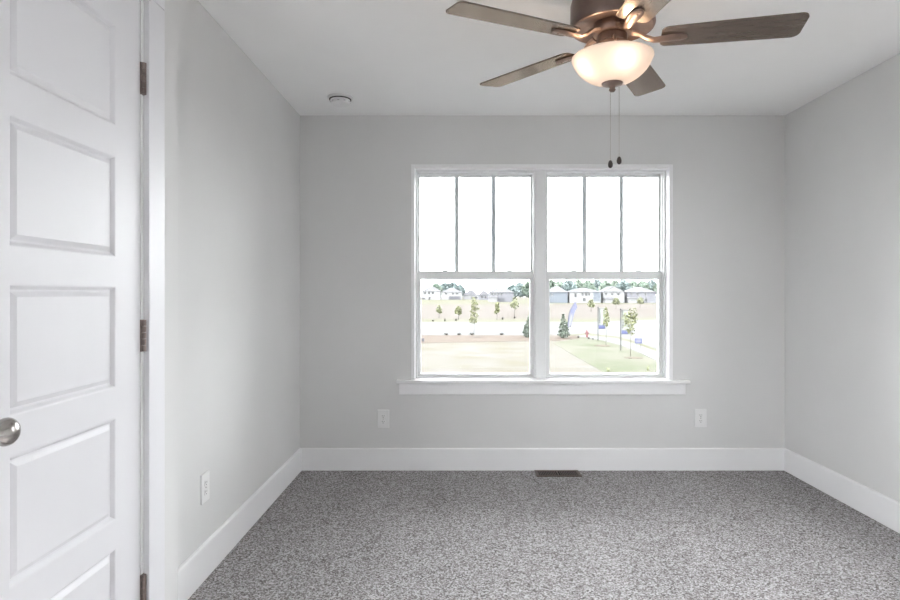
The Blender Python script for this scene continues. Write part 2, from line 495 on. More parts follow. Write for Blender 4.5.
def window(name, x0, x1, label, side):
    w = thing(name, ((x0 + x1)/2, DW + 0.17, SILL))
    struct(w, label, 'window')
    ox, oy, oz = w.location
    def P(nm, bm, mat, par=w, **k):
        for v in bm.verts: v.co -= Vector((ox, oy, oz))
        return obj(nm, bm, mat, par, **k)
    ztop = WZ1 - T
    ya = DW + 0.070
    bm = bm_new()
    ring(bm, x0, x1, SILL, ztop, 0.011, ya, DW + 0.20, wt=0.014, wb=0.006)
    add_box(bm, (x0 + 0.011, ya + 0.028, 1.375), (x0 + 0.016, ya + 0.066, ztop - 0.014))
    add_box(bm, (x1 - 0.016, ya + 0.028, 1.375), (x1 - 0.011, ya + 0.066, ztop - 0.014))
    P('window_frame', bm, 'vinyl')
    # upper sash, set further out
    gx0, gx1 = x0 + 0.027, x1 - 0.027
    yu0, yu1 = DW + 0.140, DW + 0.170
    bm = bm_new()
    ring(bm, x0 + 0.011, x1 - 0.011, 1.345, ztop - 0.014, 0.016, yu0, yu1, wt=0.019, wb=0.030)
    us = P('upper_sash', bm, 'vinyl', bevel=0.002)
    bm = bm_new(); add_box(bm, (gx0 - 0.004, yu0 + 0.014, 1.371), (gx1 + 0.004, yu0 + 0.018, ztop - 0.029))
    P('pane', bm, 'glass', us)
    gw = gx1 - gx0
    for k in (1, 2):
        xm = gx0 + gw * k / 3
        bm = bm_new(); add_box(bm, (xm - 0.0155, yu0 + 0.004, 1.375), (xm + 0.0155, yu0 + 0.013, ztop - 0.033))
        t = P('muntin', bm, 'muntin', us, bevel=0.003)
        t['label'] = 'grey vertical grille bar'
    # lower sash
    yl0, yl1 = DW + 0.104, DW + 0.136
    bm = bm_new()
    ring(bm, x0 + 0.011, x1 - 0.011, SILL + 0.006, 1.366, 0.024, yl0, yl1, wt=0.053, wb=0.022)
    ls = P('lower_sash', bm, 'vinyl', bevel=0.003)
    bm = bm_new(); add_box(bm, (x0 + 0.031, yl0 + 0.014, SILL + 0.024), (x1 - 0.031, yl0 + 0.018, 1.317))
    P('pane', bm, 'glass', ls)
    for fx in (0.22, 0.80):
        xm = gx0 + gw * fx
        bm = bm_new()
        add_box(bm, (xm - 0.030, yl0 + 0.002, 1.366), (xm + 0.030, yl0 + 0.026, 1.372))
        add_lathe(bm, [(0, 0.008), (0.012, 0.008), (0.012, 0), (0, 0)], (xm, yl0 + 0.014, 1.372), 16)
        add_box(bm, (xm - 0.004, yl0 - 0.002, 1.373), (xm + 0.024, yl0 + 0.012, 1.379))
        P('sash_lock', bm, 'plastic', ls)
    for sx in (x0 + 0.018, x1 - 0.018):
        bm = bm_new(); add_box(bm, (sx - 0.006, yu0 - 0.005, 1.455), (sx + 0.006, yu0, 1.495))
        P('vent_latch', bm, 'plastic', us)
    return w
window('window_1', WX0 + T, 0.5425, 'left white double hung window with a three lite upper sash', 'left')
window('window_2', 0.612, WX1 - T, 'right white double hung window with a three lite upper sash', 'right')

# ------------------------------------------------------------------ door
door = thing('door_1', (XD, DY1, 0))
struct(door, 'white five panel door with dark hinges and a nickel knob', 'door')
def Pd(nm, bm, mat, par=door, **k):
    for v in bm.verts: v.co -= Vector((XD, DY1, 0))
    return obj(nm, bm, mat, par, **k)
xf = XD - 0.001
bm = bm_new()
py0, py1 = DY0 + 0.120, 1.551
tops = [1.911, 1.572, 1.2348, 0.8936, 0.5576]
hp = 0.261
ys = [DY0 + 0.003, py0, py1, DY1 - 0.003]
zs = [0.012]
for t in reversed(tops): zs += [t - hp, t]
zs.append(DZ - 0.003)
vert = {}
def V(y, z, x=xf):
    k = (round(y, 5), round(z, 5), round(x, 5))
    if k not in vert: vert[k] = bm.verts.new((x, y, z))
    return vert[k]
for a in range(3):
    for c in range(len(zs) - 1):
        if a == 1 and c % 2 == 1:
            y0_, y1_, z0_, z1_ = ys[1], ys[2], zs[c], zs[c+1]
            loops = []
            for ins, dep in ((0, 0), (0.003, 0.001), (0.010, 0.009), (0.014, 0.009), (0.025, 0.003), (0.028, 0.003)):
                x = xf - dep
                loops.append([V(y0_ + ins, z0_ + ins, x), V(y1_ - ins, z0_ + ins, x), V(y1_ - ins, z1_ - ins, x), V(y0_ + ins, z1_ - ins, x)])
            for A, B in zip(loops, loops[1:]):
                for i in range(4):
                    j = (i+1) % 4
                    bm.faces.new((A[i], A[j], B[j], B[i]))
            bm.faces.new(loops[-1])
        else:
            bm.faces.new((V(ys[a], zs[c]), V(ys[a+1], zs[c]), V(ys[a+1], zs[c+1]), V(ys[a], zs[c+1])))
# edges and back
xb = xf - 0.035
def strip(seq):
    for p, q in zip(seq, seq[1:]):
        bm.faces.new((V(*p), V(*q), V(q[0], q[1], xb), V(p[0], p[1], xb)))
strip([(ys[0], z) for z in zs]); strip([(ys[3], z) for z in zs])
strip([(y, zs[0]) for y in ys]); strip([(y, zs[-1]) for y in ys])
bm.faces.new((V(ys[0], zs[0], xb), V(ys[3], zs[0], xb), V(ys[3], zs[-1], xb), V(ys[0], zs[-1], xb)))
slab = Pd('door_slab', bm, 'door')
# jamb
bm = bm_new()
add_box(bm, (XD - 0.125, DY1, 0), (XD, DY1 + 0.022, DZ + 0.022))
add_box(bm, (XD - 0.125, DY0 - 0.022, 0), (XD, DY0, DZ + 0.022))
add_box(bm, (XD - 0.125, DY0, DZ), (XD, DY1, DZ + 0.022))
add_box(bm, (XD - 0.060, DY1 - 0.012, 0), (XD - 0.040, DY1, DZ))
add_box(bm, (XD - 0.060, DY0, 0), (XD - 0.040, DY0 + 0.012, DZ))
add_box(bm, (XD - 0.060, DY0, DZ - 0.012), (XD - 0.040, DY1, DZ))
Pd('door_jamb', bm, 'trim')
# hinges: knuckle barrel with leaf edges, seen on the room side
for zc in (1.817, 1.099, 0.387):
    bm = bm_new()
    add_box(bm, (XD - 0.010, DY1 - 0.0035, zc - 0.0445), (XD + 0.003, DY1 + 0.016, zc + 0.0445))
    h = Pd('hinge', bm, 'hinge')
    h['label'] = 'dark bronze butt hinge'
    bm = bm_new()
    seg = 0.089 / 5
    for k in range(5):
        z0 = zc - 0.0445 + k*seg
        add_lathe(bm, [(0, z0 + 0.0006), (0.0066, z0 + 0.0006), (0.0066, z0 + seg - 0.0006), (0, z0 + seg - 0.0006)], (XD + 0.006, DY1 + 0.004, 0), 20)
    Pd('hinge_barrel', bm, 'hinge', h, smooth=True)
    for k in (1, 3):
        bm = bm_new()
        add_box(bm, (XD + 0.003, DY1 - 0.0030, zc - 0.0445 + k*seg), (XD + 0.0036, DY1 + 0.001, zc - 0.0445 + (k+1)*seg))
        Pd('hinge_gap', bm, 'slot', h)
# knob
ky, kz = DY0 + 0.051, 0.960
bm = bm_new()
add_lathe(bm, [(0, 0), (0.032, 0), (0.032, 0.004), (0.028, 0.009), (0.014, 0.011), (0, 0.011)], (xf, ky, kz), 40, 'X')
kb = Pd('door_knob', bm, 'nickel', smooth=True)
kb['label'] = 'satin nickel round knob'
bm = bm_new()
prof = [(0.012, 0.008), (0.011, 0.022), (0.016, 0.027)]
for i in range(13):
    a = radians(-62 + i * 152/12)
    prof.append((0.0265*cos(a), 0.046 + 0.020*sin(a)))
prof.append((0, 0.066))
add_lathe(bm, prof, (xf, ky, kz), 40, 'X')
Pd('knob_ball', bm, 'nickel', kb, smooth=True)
# casing around the door
bm = bm_new()
ci, co = 1.685, 1.775
add_box(bm, (XD, ci, 0), (XD + 0.017, co, DZ + 0.012))
add_box(bm, (XD, DY0 - 0.012 - 0.090, 0), (XD + 0.017, DY0 - 0.012, DZ + 0.012))
add_box(bm, (XD, DY0 - 0.012 - 0.090, DZ + 0.012), (XD + 0.017, co, DZ + 0.102))
o = obj('trim_5', bm, 'door', bevel=0.0025)
struct(o, 'flat white casing around the panel door', 'door trim')

# ------------------------------------------------------------------ outlets
def outlet(name, loc, rz, label):
    t = thing(name, loc, rz)          # local: plate in XZ plane, facing -Y
    tag(t, label, 'electrical outlet', 'white wall outlets')
    bm = bm_new()
    add_prism(bm, [(-0.041, 0, -0.063), (0.041, 0, -0.063), (0.041, 0, 0.063), (-0.041, 0, 0.063)], (0, -0.006, 0))
    obj('cover_plate', bm, 'plastic', t, bevel=0.003)
    for dz in (0.0195, -0.0195):
        bm = bm_new()
        pts = []
        for i in range(32):
            a = 2*pi*i/32
            x, z = 0.0172*cos(a), 0.0172*sin(a)
            pts.append((x, -0.006, dz + max(-0.0135, min(0.0135, z))))
        add_prism(bm, pts, (0, -0.002, 0))
        r = obj('receptacle', bm, 'plastic', t)
        for x, w, h in ((-0.0064, 0.0024, 0.0085), (0.0064, 0.0024, 0.0070)):
            bm = bm_new(); add_box(bm, (x - w/2, -0.0083, dz + 0.003 - h/2), (x + w/2, -0.0079, dz + 0.003 + h/2))
            obj('slot', bm, 'slot', r)
        bm = bm_new(); add_lathe(bm, [(0, 0), (0.0026, 0), (0.0026, 0.0004), (0, 0.0004)], (0, -0.0083, dz - 0.0075), 12, 'Y')
        obj('ground_hole', bm, 'slot', r)
    bm = bm_new(); add_lathe(bm, [(0, 0), (0.0032, 0), (0.0026, 0.001), (0, 0.0012)], (0, -0.0071, 0), 14, 'Y')
    obj('screw', bm, 'nickel', t)
    return t
outlet('wall_outlet', (-0.514, DW, 0.352), 0, 'white duplex outlet on the back wall left of the window')
outlet('wall_outlet', (1.668, DW, 0.358), 0, 'white duplex outlet on the back wall right of the window')
outlet('wall_outlet', (XL - 0.014, 2.572, 0.385), radians(90), 'white duplex outlet on the left wall near the door')

# ------------------------------------------------------------------ floor register
reg = thing('floor_register', (0.672, D - 0.073, 0.0))
tag(reg, 'dark brown metal floor vent in the carpet below the window', 'floor vent')
bm = bm_new()
ring(bm, -0.150, 0.150, -0.066, 0.066, 0.016, 0.0, 0.006)
for v in bm.verts: v.co = Vector((v.co.x, v.co.z, v.co.y))
obj('register_frame', bm, 'register', reg, bevel=0.0015)
box('shade_sheet', (-0.136, -0.046, 0.0003), (0.136, 0.046, 0.001), 'regdark', reg)  # near-black sheet painted as the shade between the slats
box('centre_bar', (-0.004, -0.046, 0.001), (0.004, 0.046, 0.006), 'register', reg)
for k in range(24):
    x = -0.130 + k * 0.260/23
    if abs(x) < 0.007: continue
    bm = bm_new()
    add_prism(bm, [(x - 0.0022, -0.046, 0.0012), (x - 0.0002, -0.046, 0.0012), (x + 0.0028, -0.046, 0.0055), (x + 0.0008, -0.046, 0.0055)], (0, 0.092, 0))
    obj('slat', bm, 'register', reg)

# ------------------------------------------------------------------ smoke detector
sd = thing('smoke_detector', (-0.735, 3.745, HC))
tag(sd, 'round white smoke detector on the ceiling near the left back corner', 'smoke detector')
bm = bm_new()
add_lathe(bm, [(0, 0), (0.078, 0), (0.078, -0.010), (0.075, -0.013), (0, -0.013)])
obj('mounting_plate', bm, 'plastic', sd, smooth=True)
bm = bm_new()
add_lathe(bm, [(0, -0.012), (0.068, -0.012), (0.068, -0.018), (0, -0.018)])
o = obj('sensor_gap', bm, 'slot', sd)
bm = bm_new()
add_lathe(bm, [(0, -0.017), (0.061, -0.017), (0.062, -0.026), (0.060, -0.042), (0.048, -0.050), (0.022, -0.053), (0, -0.053)])
sh = obj('detector_cover', bm, 'plastic', sd, smooth=True)
bm = bm_new(); add_lathe(bm, [(0, 0), (0.010, 0), (0.009, -0.003), (0, -0.003)], (0.012, -0.020, -0.0525), 20)
obj('test_button', bm, 'plastic', sh, smooth=True)
for i in range(10):
    a = 2*pi*i/10
    bm = bm_new(); add_box(bm, (-0.006, 0.0585, -0.034), (0.006, 0.0615, -0.032))
    bmesh.ops.rotate(bm, verts=bm.verts, cent=(0, 0, 0), matrix=Matrix.Rotation(a, 3, 'Z'))
    obj('sound_slot', bm, 'slot', sh)

# ------------------------------------------------------------------ ceiling fan
FX, FY = 0.581, 2.26
fan = thing('ceiling_fan', (FX, FY, HC))
tag(fan, 'bronze five blade ceiling fan with a lit frosted glass bowl', 'ceiling fan')
def Pf(nm, bm, mat, par=fan, **k):     # built with z measured from the floor
    for v in bm.verts: v.co.z -= HC
    return obj(nm, bm, mat, par, **k)
bm = bm_new()
add_lathe(bm, [(0, HC), (0.095, HC), (0.098, 2.425), (0.090, 2.385), (0.075, 2.365), (0, 2.365)])
Pf('ceiling_canopy', bm, 'bronze', smooth=True)
bm = bm_new()
add_lathe(bm, [(0, 2.370), (0.080, 2.370), (0.118, 2.362), (0.145, 2.340), (0.155, 2.305), (0.156, 2.240), (0.157, 2.222),
               (0.153, 2.214), (0.147, 2.212), (0.140, 2.216), (0.075, 2.230), (0, 2.230)], seg=64)
Pf('motor_housing', bm, 'bronze', smooth=True)
bm = bm_new()
add_lathe(bm, [(0, 2.229), (0.070, 2.229), (0.072, 2.218), (0.072, 2.196), (0.068, 2.190), (0, 2.190)])
Pf('flywheel', bm, 'bronze', smooth=True)
bm = bm_new()
add_lathe(bm, [(0, 2.192), (0.050, 2.192), (0.055, 2.186), (0.055, 2.160), (0.064, 2.154), (0.064, 2.140), (0.056, 2.134), (0, 2.134)])
Pf('switch_housing', bm, 'bronze', smooth=True)
bm = bm_new()
add_lathe(bm, [(0, 2.136), (0.045, 2.136), (0.045, 2.118), (0.048, 2.112), (0.046, 2.106), (0, 2.106)])
Pf('light_fitter', bm, 'iron', smooth=True)
# arched straps that hold the bowl
for k in range(3):
    a = radians(20 + 120*k)
    bm = bm_new()
    pts = [(r*cos(a), r*sin(a), z) for r, z in ((0.05, 2.15), (0.075, 2.156), (0.10, 2.148), (0.125, 2.128), (0.138, 2.112))]
    add_tube(bm, pts, 0.0045, 8)
    Pf('bowl_strap', bm, 'iron', smooth=True)
# bowl
bm = bm_new()
R, H = 0.149, 0.094
shape = [(0, 0), (0.10, 0.006), (0.22, 0.022), (0.34, 0.060), (0.45, 0.115), (0.55, 0.185), (0.645, 0.275), (0.73, 0.375), (0.805, 0.485), (0.87, 0.60), (0.925, 0.73), (0.968, 0.86), (1.0, 1.0)]
prof = [(R*u, 2.004 + H*v) for u, v in shape]
outer = prof + [(0.1515, 2.101), (0.150, 2.106), (0.1465, 2.105)]
inner = [(max(r - 0.004, 0), z + 0.0035) for r, z in reversed(prof[:-1])]
add_lathe(bm, outer + inner, seg=64)
bowl = Pf('light_bowl', bm, 'bowl', smooth=True)
bowl['label'] = 'warm lit frosted glass bowl shade'
for bx, by in ((-0.088, -0.028), (0.014, -0.092), (0.072, 0.058)):
    bm = bm_new()
    ellipsoid(bm, (bx, by, 2.080), (0.018, 0.018, 0.024), 3)
    Pf('bulb', bm, 'bulb', bowl, smooth=True)
    bm = bm_new()
    add_lathe(bm, [(0, 2.116), (0.012, 2.116), (0.012, 2.096), (0, 2.096)], (bx, by, 0), 16)
    add_tube(bm, [(bx*0.3, by*0.3, 2.112), (bx, by, 2.112)], 0.006, 8)
    Pf('lamp_socket', bm, 'iron', bowl)
bm = bm_new()
add_lathe(bm, [(0, 2.012), (0.018, 2.012), (0.038, 2.014), (0.041, 2.009), (0.037, 2.003), (0.022, 1.999), (0.012, 1.995), (0.010, 1.988), (0.013, 1.983), (0.008, 1.976), (0, 1.974)])
Pf('finial', bm, 'iron', smooth=True)
# pull chains
for cx, cy, z0, z1, in ((-0.007, 0.0, 1.976, 1.716), (0.027, 0.004, 2.002, 1.731)):
    bm = bm_new()
    add_tube(bm, [(cx, cy, z0), (cx, cy, z1)], 0.0007, 6)
    n = int((z0 - z1) / 0.0055)
    for k in range(n):
        res = bmesh.ops.create_icosphere(bm, subdivisions=1, radius=0.0015)
        for v in res['verts']: v.co += Vector((cx, cy, z1 + (k + 0.5)*0.0055))
    ch = Pf('pull_chain', bm, 'chain')
    bm = bm_new()
    add_lathe(bm, [(0, z1 + 0.002), (0.004, z1 + 0.001), (0.007, z1 - 0.004), (0.0095, z1 - 0.013), (0.0085, z1 - 0.021), (0.004, z1 - 0.027), (0, z1 - 0.028)], (cx, cy, 0), 20)
    k = Pf('pull_knob', bm, 'knobwood', ch, smooth=True)
    k['label'] = 'dark wooden pull knob'
# blades: local x = radial
def blade_outline():
    pts = []
    # root r 0.175, tip 0.66; half width root .058 -> tip .072
    def arc(cx, cy, r, a0, a1, n=8):
        return [(cx + r*cos(radians(a0 + (a1-a0)*i/n)), cy + r*sin(radians(a0 + (a1-a0)*i/n))) for i in range(n+1)]
    pts += arc(0.200, -0.035, 0.025, 180, 262, 6)
    pts += [(0.35, -0.066)]
    pts += arc(0.632, -0.044, 0.028, -88, 0)
    pts += arc(0.632, 0.044, 0.028, 0, 88)
    pts += [(0.35, 0.066)]
    pts += arc(0.200, 0.035, 0.025, 98, 180, 6)
    return pts
PITCH = radians(9.5)
for k in range(5):
    ang = radians(-12 + 72*k)
    Rz = Matrix.Rotation(ang, 4, 'Z')
    ZB = 2.165 - HC
    bm = bm_new()
    add_prism(bm, [(x, y, 0) for x, y in blade_outline()], (0, 0, 0.006))
    b = obj('blade', bm, 'blade', fan, bevel=0.0012)
    b.matrix_local = Matrix.Translation((0, 0, ZB)) @ Rz @ Matrix.Rotation(-PITCH, 4, 'X')
    # blade iron: arm sweeping out from the hub, widening to a rounded pad beneath the blade
    bm = bm_new()
    st = [(0.070, 0.019, 0.030, 0.010), (0.095, 0.016, 0.024, 0.010), (0.120, 0.014, 0.004, 0.009), (0.150, 0.015, -0.009, 0.008), (0.180, 0.020, -0.008, 0.006),
          (0.215, 0.023, -0.006, 0.005), (0.245, 0.021, -0.006, 0.005), (0.262, 0.013, -0.006, 0.005), (0.268, 0.004, -0.006, 0.005)]
    rings = []
    for x, w, z, t in st:
        rings.append([bm.verts.new((x, s*w*q, z + dz)) for s, q, dz in ((-1, 1, t*0.5), (-1, 0.75, -t*0.5), (0, 0, -t), (1, 0.75, -t*0.5), (1, 1, t*0.5), (0, 0, t*0.9))])
    for A, B in zip(rings, rings[1:]):
        for i in range(6):
            j = (i+1) % 6
            bm.faces.new((A[i], A[j], B[j], B[i]))
    bm.faces.new(rings[0]); bm.faces.new(rings[-1])
    it = obj('blade_iron', bm, 'iron', b, smooth=True)
    for sx in (0.205, 0.240):
        bm = bm_new(); add_lathe(bm, [(0, -0.013), (0.003, -0.0125), (0.005, -0.010), (0.005, -0.008), (0, -0.008)], (sx, 0, 0), 12)
        obj('screw', bm, 'bronze', b)

# ------------------------------------------------------------------ the view outside
G = -3.1                                # ground level, one storey below
HE = EYE - G
def gp(px, py, z=0.0):                  # a spot on the ground
    Y = HE * FPX / (py - VY)
    return Vector(((px - VX) * Y / FPX, Y, G + z))
def gpoly(name, pts, mat, z, label, cat):
    bm = bm_new()
    add_prism(bm, [gp(x, y, z) for x, y in pts], (0, 0, -z - 0.002))
    o = obj(name, bm, mat)
    struct(o, label, cat)
    return o
bm = bm_new(); add_box(bm, (-700, -150, G - 0.5), (900, 900, G))
struct(obj('ground', bm, 'ground'), 'pale dry ground outside the window', 'ground')
gpoly('dirt_field', [(-250, 319.5), (1100, 319.5), (1100, 304), (-250, 304)], 'dirt', 0.004, 'bare pinkish dirt field across the street', 'field')
gpoly('grass_strip', [(-250, 304.2), (1100, 304.2), (1100, 299.6), (-250, 299.6)], 'verge', 0.006, 'yellow green grass strip in front of the far houses', 'grass')
gpoly('street_verge', [(-250, 323), (590, 322), (660, 319.5), (660, 317.5), (590, 318.8), (-250, 319)], 'verge', 0.008, 'thin yellow grass verge on the far side of the street', 'grass')
gpoly('street', [(-250, 334.8), (540, 335), (590, 333.3), (620, 336.8), (640, 342.5), (660, 350.5), (720, 376), (1100, 400), (1100, 316), (660, 319), (590, 321.5), (-250, 322.6)], 'street', 0.006, 'pale concrete street crossing the view', 'street')
gpoly('kerb_grass', [(560, 335.6), (590, 333.3), (620, 336.8), (640, 342.5), (660, 350.5), (720, 376), (724, 382), (660, 353), (640, 345.5), (615, 338.2), (585, 335.3)], 'verge', 0.010, 'narrow grass strip between street and sidewalk', 'grass')
gpoly('sidewalk', [(575, 335.8), (585, 335.3), (615, 338.2), (640, 345.5), (660, 353), (724, 382), (724, 396), (660, 362.5), (640, 353), (620, 345), (600, 340), (583, 337.2)], 'walk', 0.012, 'pale sidewalk curving along the street at right', 'sidewalk')
gpoly('lawn', [(553, 343), (583, 337.4), (600, 340.2), (620, 345.2), (640, 353.2), (660, 362.8), (724, 397), (690, 402), (640, 386), (605, 373), (575, 356)], 'lawn', 0.008, 'green lawn seen through the right window', 'lawn')
gpoly('mulch_bed', [(-250, 343.5), (420, 343.2), (535, 341), (556, 341), (580, 338.6), (578, 336), (540, 335.4), (-250, 335.0)], 'mulch', 0.014, 'reddish mulch bed along the near side of the street', 'mulch bed')

rng = random.Random(7)
def leaf_cloud(bm, blobs, n, size, rng, flat=0.5):
    """n leaf tufts spread through ellipsoids (centre, radii)"""
    tot = sum(b[1][0]*b[1][2] for b in blobs)
    for c, r in blobs:
        for _ in range(max(6, int(n * r[0]*r[2] / tot))):
            while True:
                p = Vector((rng.uniform(-1, 1), rng.uniform(-1, 1), rng.uniform(-1, 1)))
                if 0.05 < p.length < 1: break
            p = p.normalized() * (p.length ** 0.6)
            q = Vector((c[0] + p.x*r[0], c[1] + p.y*r[1], c[2] + p.z*r[2]))
            s = size * rng.uniform(0.6, 1.3)
            a = Vector((rng.gauss(0, 1), rng.gauss(0, 1), rng.gauss(0, 1))).normalized()
            b = a.cross(Vector((rng.gauss(0, 1), rng.gauss(0, 1), rng.gauss(0, 1)))).normalized()
            vs = [bm.verts.new(q + a*s*u + b*s*v) for u, v in ((-1, 0), (0, -0.6), (1, 0), (0, 0.6))]
            bm.faces.new(vs)

def tree(name, px, py, top, width, blobs, mat, label, cat='tree', n=500, size=None, trunk=0.05, group=None, trunk_top=0.75):
    """px,py: foot on the ground; top: pixel row of the top; blobs in (x, z, rx, rz) shares of width / height"""
    f = gp(px, py)
    s = f.y / FPX
    Hh = (py - top) * s
    W = width * s
    t = thing(name, f)
    tag(t, label, cat, group)
    bm = bm_new()
    bl = [((x*W, rng.uniform(-0.15, 0.15)*W, z*Hh), (rx*W, max(rx*W, 0.05), rz*Hh)) for x, z, rx, rz in blobs]
    leaf_cloud(bm, bl, n, size or max(0.05, 1.1*s), rng)
    obj('crown', bm, mat, t, fix=False)
    bm = bm_new()
    add_tube(bm, [(0, 0, -0.05), (0.02*W, 0, Hh*0.35), (0, 0, Hh*trunk_top)], trunk, 8, trunk*0.4)
    obj('trunk', bm, 'bark', t)
    return t

# --- far houses
def house(px0, px1, base, eave, peak, wallm, roofm, label, style, wins=(), garage=None, depth=11.0, wing=None):
    f = gp((px0 + px1)/2, base)
    s = f.y / FPX
    W = (px1 - px0) * s
    HZ = (base - eave) * s
    HR = (eave - peak) * s
    t = thing('house', f)
    tag(t, label, 'house', 'houses beyond the field')
    def lx(p): return (p - (px0 + px1)/2) * s
    def lz(q): return (base - q) * s
    box('house_walls', (-W/2, 0, -0.1), (W/2, depth, HZ), wallm, t)
    ov = 0.35
    bm = bm_new()
    if style == 'gable':         # ridge runs away from the viewer
        add_prism(bm, [(-W/2 - ov, -ov, HZ), (W/2 + ov, -ov, HZ), (0, -ov, HZ + HR)], (0, depth + 2*ov, 0))
    elif style == 'side':        # ridge runs across
        add_prism(bm, [(-W/2 - ov, -ov, HZ), (-W/2 - ov, depth + ov, HZ), (-W/2 - ov, depth/2, HZ + HR)], (W + 2*ov, 0, 0))
    else:                        # hip
        k = 0.22*W
        b = [bm.verts.new(p) for p in ((-W/2 - ov, -ov, HZ), (W/2 + ov, -ov, HZ), (W/2 + ov, depth + ov, HZ), (-W/2 - ov, depth + ov, HZ))]
        a = [bm.verts.new(p) for p in ((-k/2, depth/2, HZ + HR), (k/2, depth/2, HZ + HR))]
        for fc in ((b[0], b[1], a[1], a[0]), (b[1], b[2], a[1]), (b[2], b[3], a[0], a[1]), (b[3], b[0], a[0]), (b[3], b[2], b[1], b[0])): bm.faces.new(fc)
    obj('roof', bm, roofm, t)
    if style == 'gable':
        bm = bm_new()
        add_prism(bm, [(-W/2 + 0.3, -ov - 0.06, HZ + 0.15), (W/2 - 0.3, -ov - 0.06, HZ + 0.15), (0, -ov - 0.06, HZ + HR - 0.35)], (0, 0.05, 0))
        obj('gable_siding', bm, wallm, t)
    for (a0, a1, q0, q1) in wins:
        bm = bm_new(); ring(bm, lx(a0) - 0.12, lx(a1) + 0.12, lz(q1) - 0.12, lz(q0) + 0.12, 0.12, -0.10, 0.02)
        w = obj('window', bm, 'h_white', t)
        box('pane', (lx(a0), -0.06, lz(q1)), (lx(a1), 0.01, lz(q0)), 'h_win', w)
    if garage:
        a0, a1, q0, q1, gm = garage
        box('garage_door', (lx(a0), -0.08, lz(q1)), (lx(a1), 0.02, lz(q0)), gm, t)
    if wing:
        a0, a1, q0, gm, dp = wing
        w = box('side_wing', (lx(a0), -dp, -0.1), (lx(a1), 0.0, lz(q0)), gm, t)
        bm = bm_new()
        add_prism(bm, [(lx(a0) - 0.3, -dp - 0.4, lz(q0)), (lx(a0) - 0.3, 0.0, lz(q0)), (lx(a0) - 0.3, 0.0, lz(q0 - 1.6))], (lx(a1) - lx(a0) + 0.6, 0, 0))
        obj('wing_roof', bm, roofm, w)
    return t
house(421.5, 440.5, 299.7, 291.2, 286.6, 'h_white', 'h_roof', 'white two storey house, leftmost seen through the left window', 'hip',
      wins=((424, 426, 291.6, 294), (428, 430, 291.6, 294), (432, 434, 291.6, 294), (428.5, 430.5, 297, 299.6), (422, 425, 298, 299.4)))
house(441.5, 462, 299.7, 292.2, 288, 'h_white', 'h_roof', 'white house with a grey double garage below the left tree clump', 'hip',
      wins=((445, 447, 292.8, 294.4), (452, 454, 292.8, 294.4), (456, 458, 292.8, 294.4)), garage=(449, 460.5, 296.3, 299.7, 'h_door'))
house(463.5, 478.5, 299.5, 295, 289.6, 'h_white', 'h_roofd', 'low white house with dark roof behind the tall young tree', 'hip',
      wins=((471, 473, 296.6, 298.6), (475, 477, 296.6, 298.6)))
house(478.8, 489.5, 300, 295, 290, 'h_lav', 'h_roofd', 'small grey house with dark roof right of the young tree', 'hip',
      wins=((481, 483, 296.2, 298.2), (484.5, 486.5, 296.2, 298.2)))
house(489.5, 513.5, 302, 292.4, 287, 'h_lav', 'h_roof', 'grey two storey house, rightmost seen through the left window', 'hip',
      wins=((491, 493, 292.8, 295), (494, 496, 292.8, 295), (497.5, 498.8, 292.8, 295), (500.5, 502.2, 293, 295)), garage=(497, 504.5, 297.6, 302, 'h_door'), wing=(489, 497, 297.5, 'h_white', 2.0))
house(549.5, 567.6, 303, 292.2, 286.2, 'h_blue', 'h_roof', 'blue grey house, leftmost seen through the right window', 'hip',
      wins=((551.3, 552.5, 294, 296),), garage=(556, 566, 297.2, 303, 'h_blue'))
house(569.5, 601, 303, 292, 287.8, 'h_white', 'h_roof', 'wide white house with a blue grey end behind the feather flag', 'hip',
      wins=((574.5, 576.5, 293, 297), (581.5, 583.5, 292.5, 295.5), (585, 587.5, 292.5, 295.5), (588.3, 589.8, 292.5, 295.5), (583, 585.5, 298, 301)), garage=(593.5, 600.6, 292.4, 301, 'h_blue'))
house(603.4, 624.5, 303, 292, 286.2, 'h_white', 'h_roof', 'white house with three small dark windows under its gable', 'gable',
      wins=((605, 607, 293, 295), (611.2, 613.2, 293, 295), (617.4, 619.4, 293, 295)), wing=(604, 612, 299, 'h_white', 2.5))
house(627.5, 656, 303, 292.3, 286.8, 'h_lav', 'h_roof', 'pale grey house with low garage wing, rightmost through the right window', 'hip',
      wins=((631, 632.3, 292.8, 295), (637, 638.5, 292.8, 295), (645, 646.3, 292.8, 295.5), (645, 647, 298.5, 302)), wing=(627, 637, 298.5, 'h_white', 2.5))

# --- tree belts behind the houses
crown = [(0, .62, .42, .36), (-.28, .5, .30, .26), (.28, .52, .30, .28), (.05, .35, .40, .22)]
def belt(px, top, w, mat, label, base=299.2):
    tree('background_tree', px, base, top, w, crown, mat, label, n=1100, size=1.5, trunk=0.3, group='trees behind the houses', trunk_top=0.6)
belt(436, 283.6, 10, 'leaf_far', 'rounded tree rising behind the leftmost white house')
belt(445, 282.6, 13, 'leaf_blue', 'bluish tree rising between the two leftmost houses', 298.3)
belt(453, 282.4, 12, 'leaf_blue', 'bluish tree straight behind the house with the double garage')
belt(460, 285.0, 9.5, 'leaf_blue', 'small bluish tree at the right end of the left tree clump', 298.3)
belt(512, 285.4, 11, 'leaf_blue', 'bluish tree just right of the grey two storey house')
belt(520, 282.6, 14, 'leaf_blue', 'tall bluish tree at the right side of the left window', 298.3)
belt(529.5, 281.0, 13.5, 'leaf_far', 'tall green tree cut by the right edge of the left window')
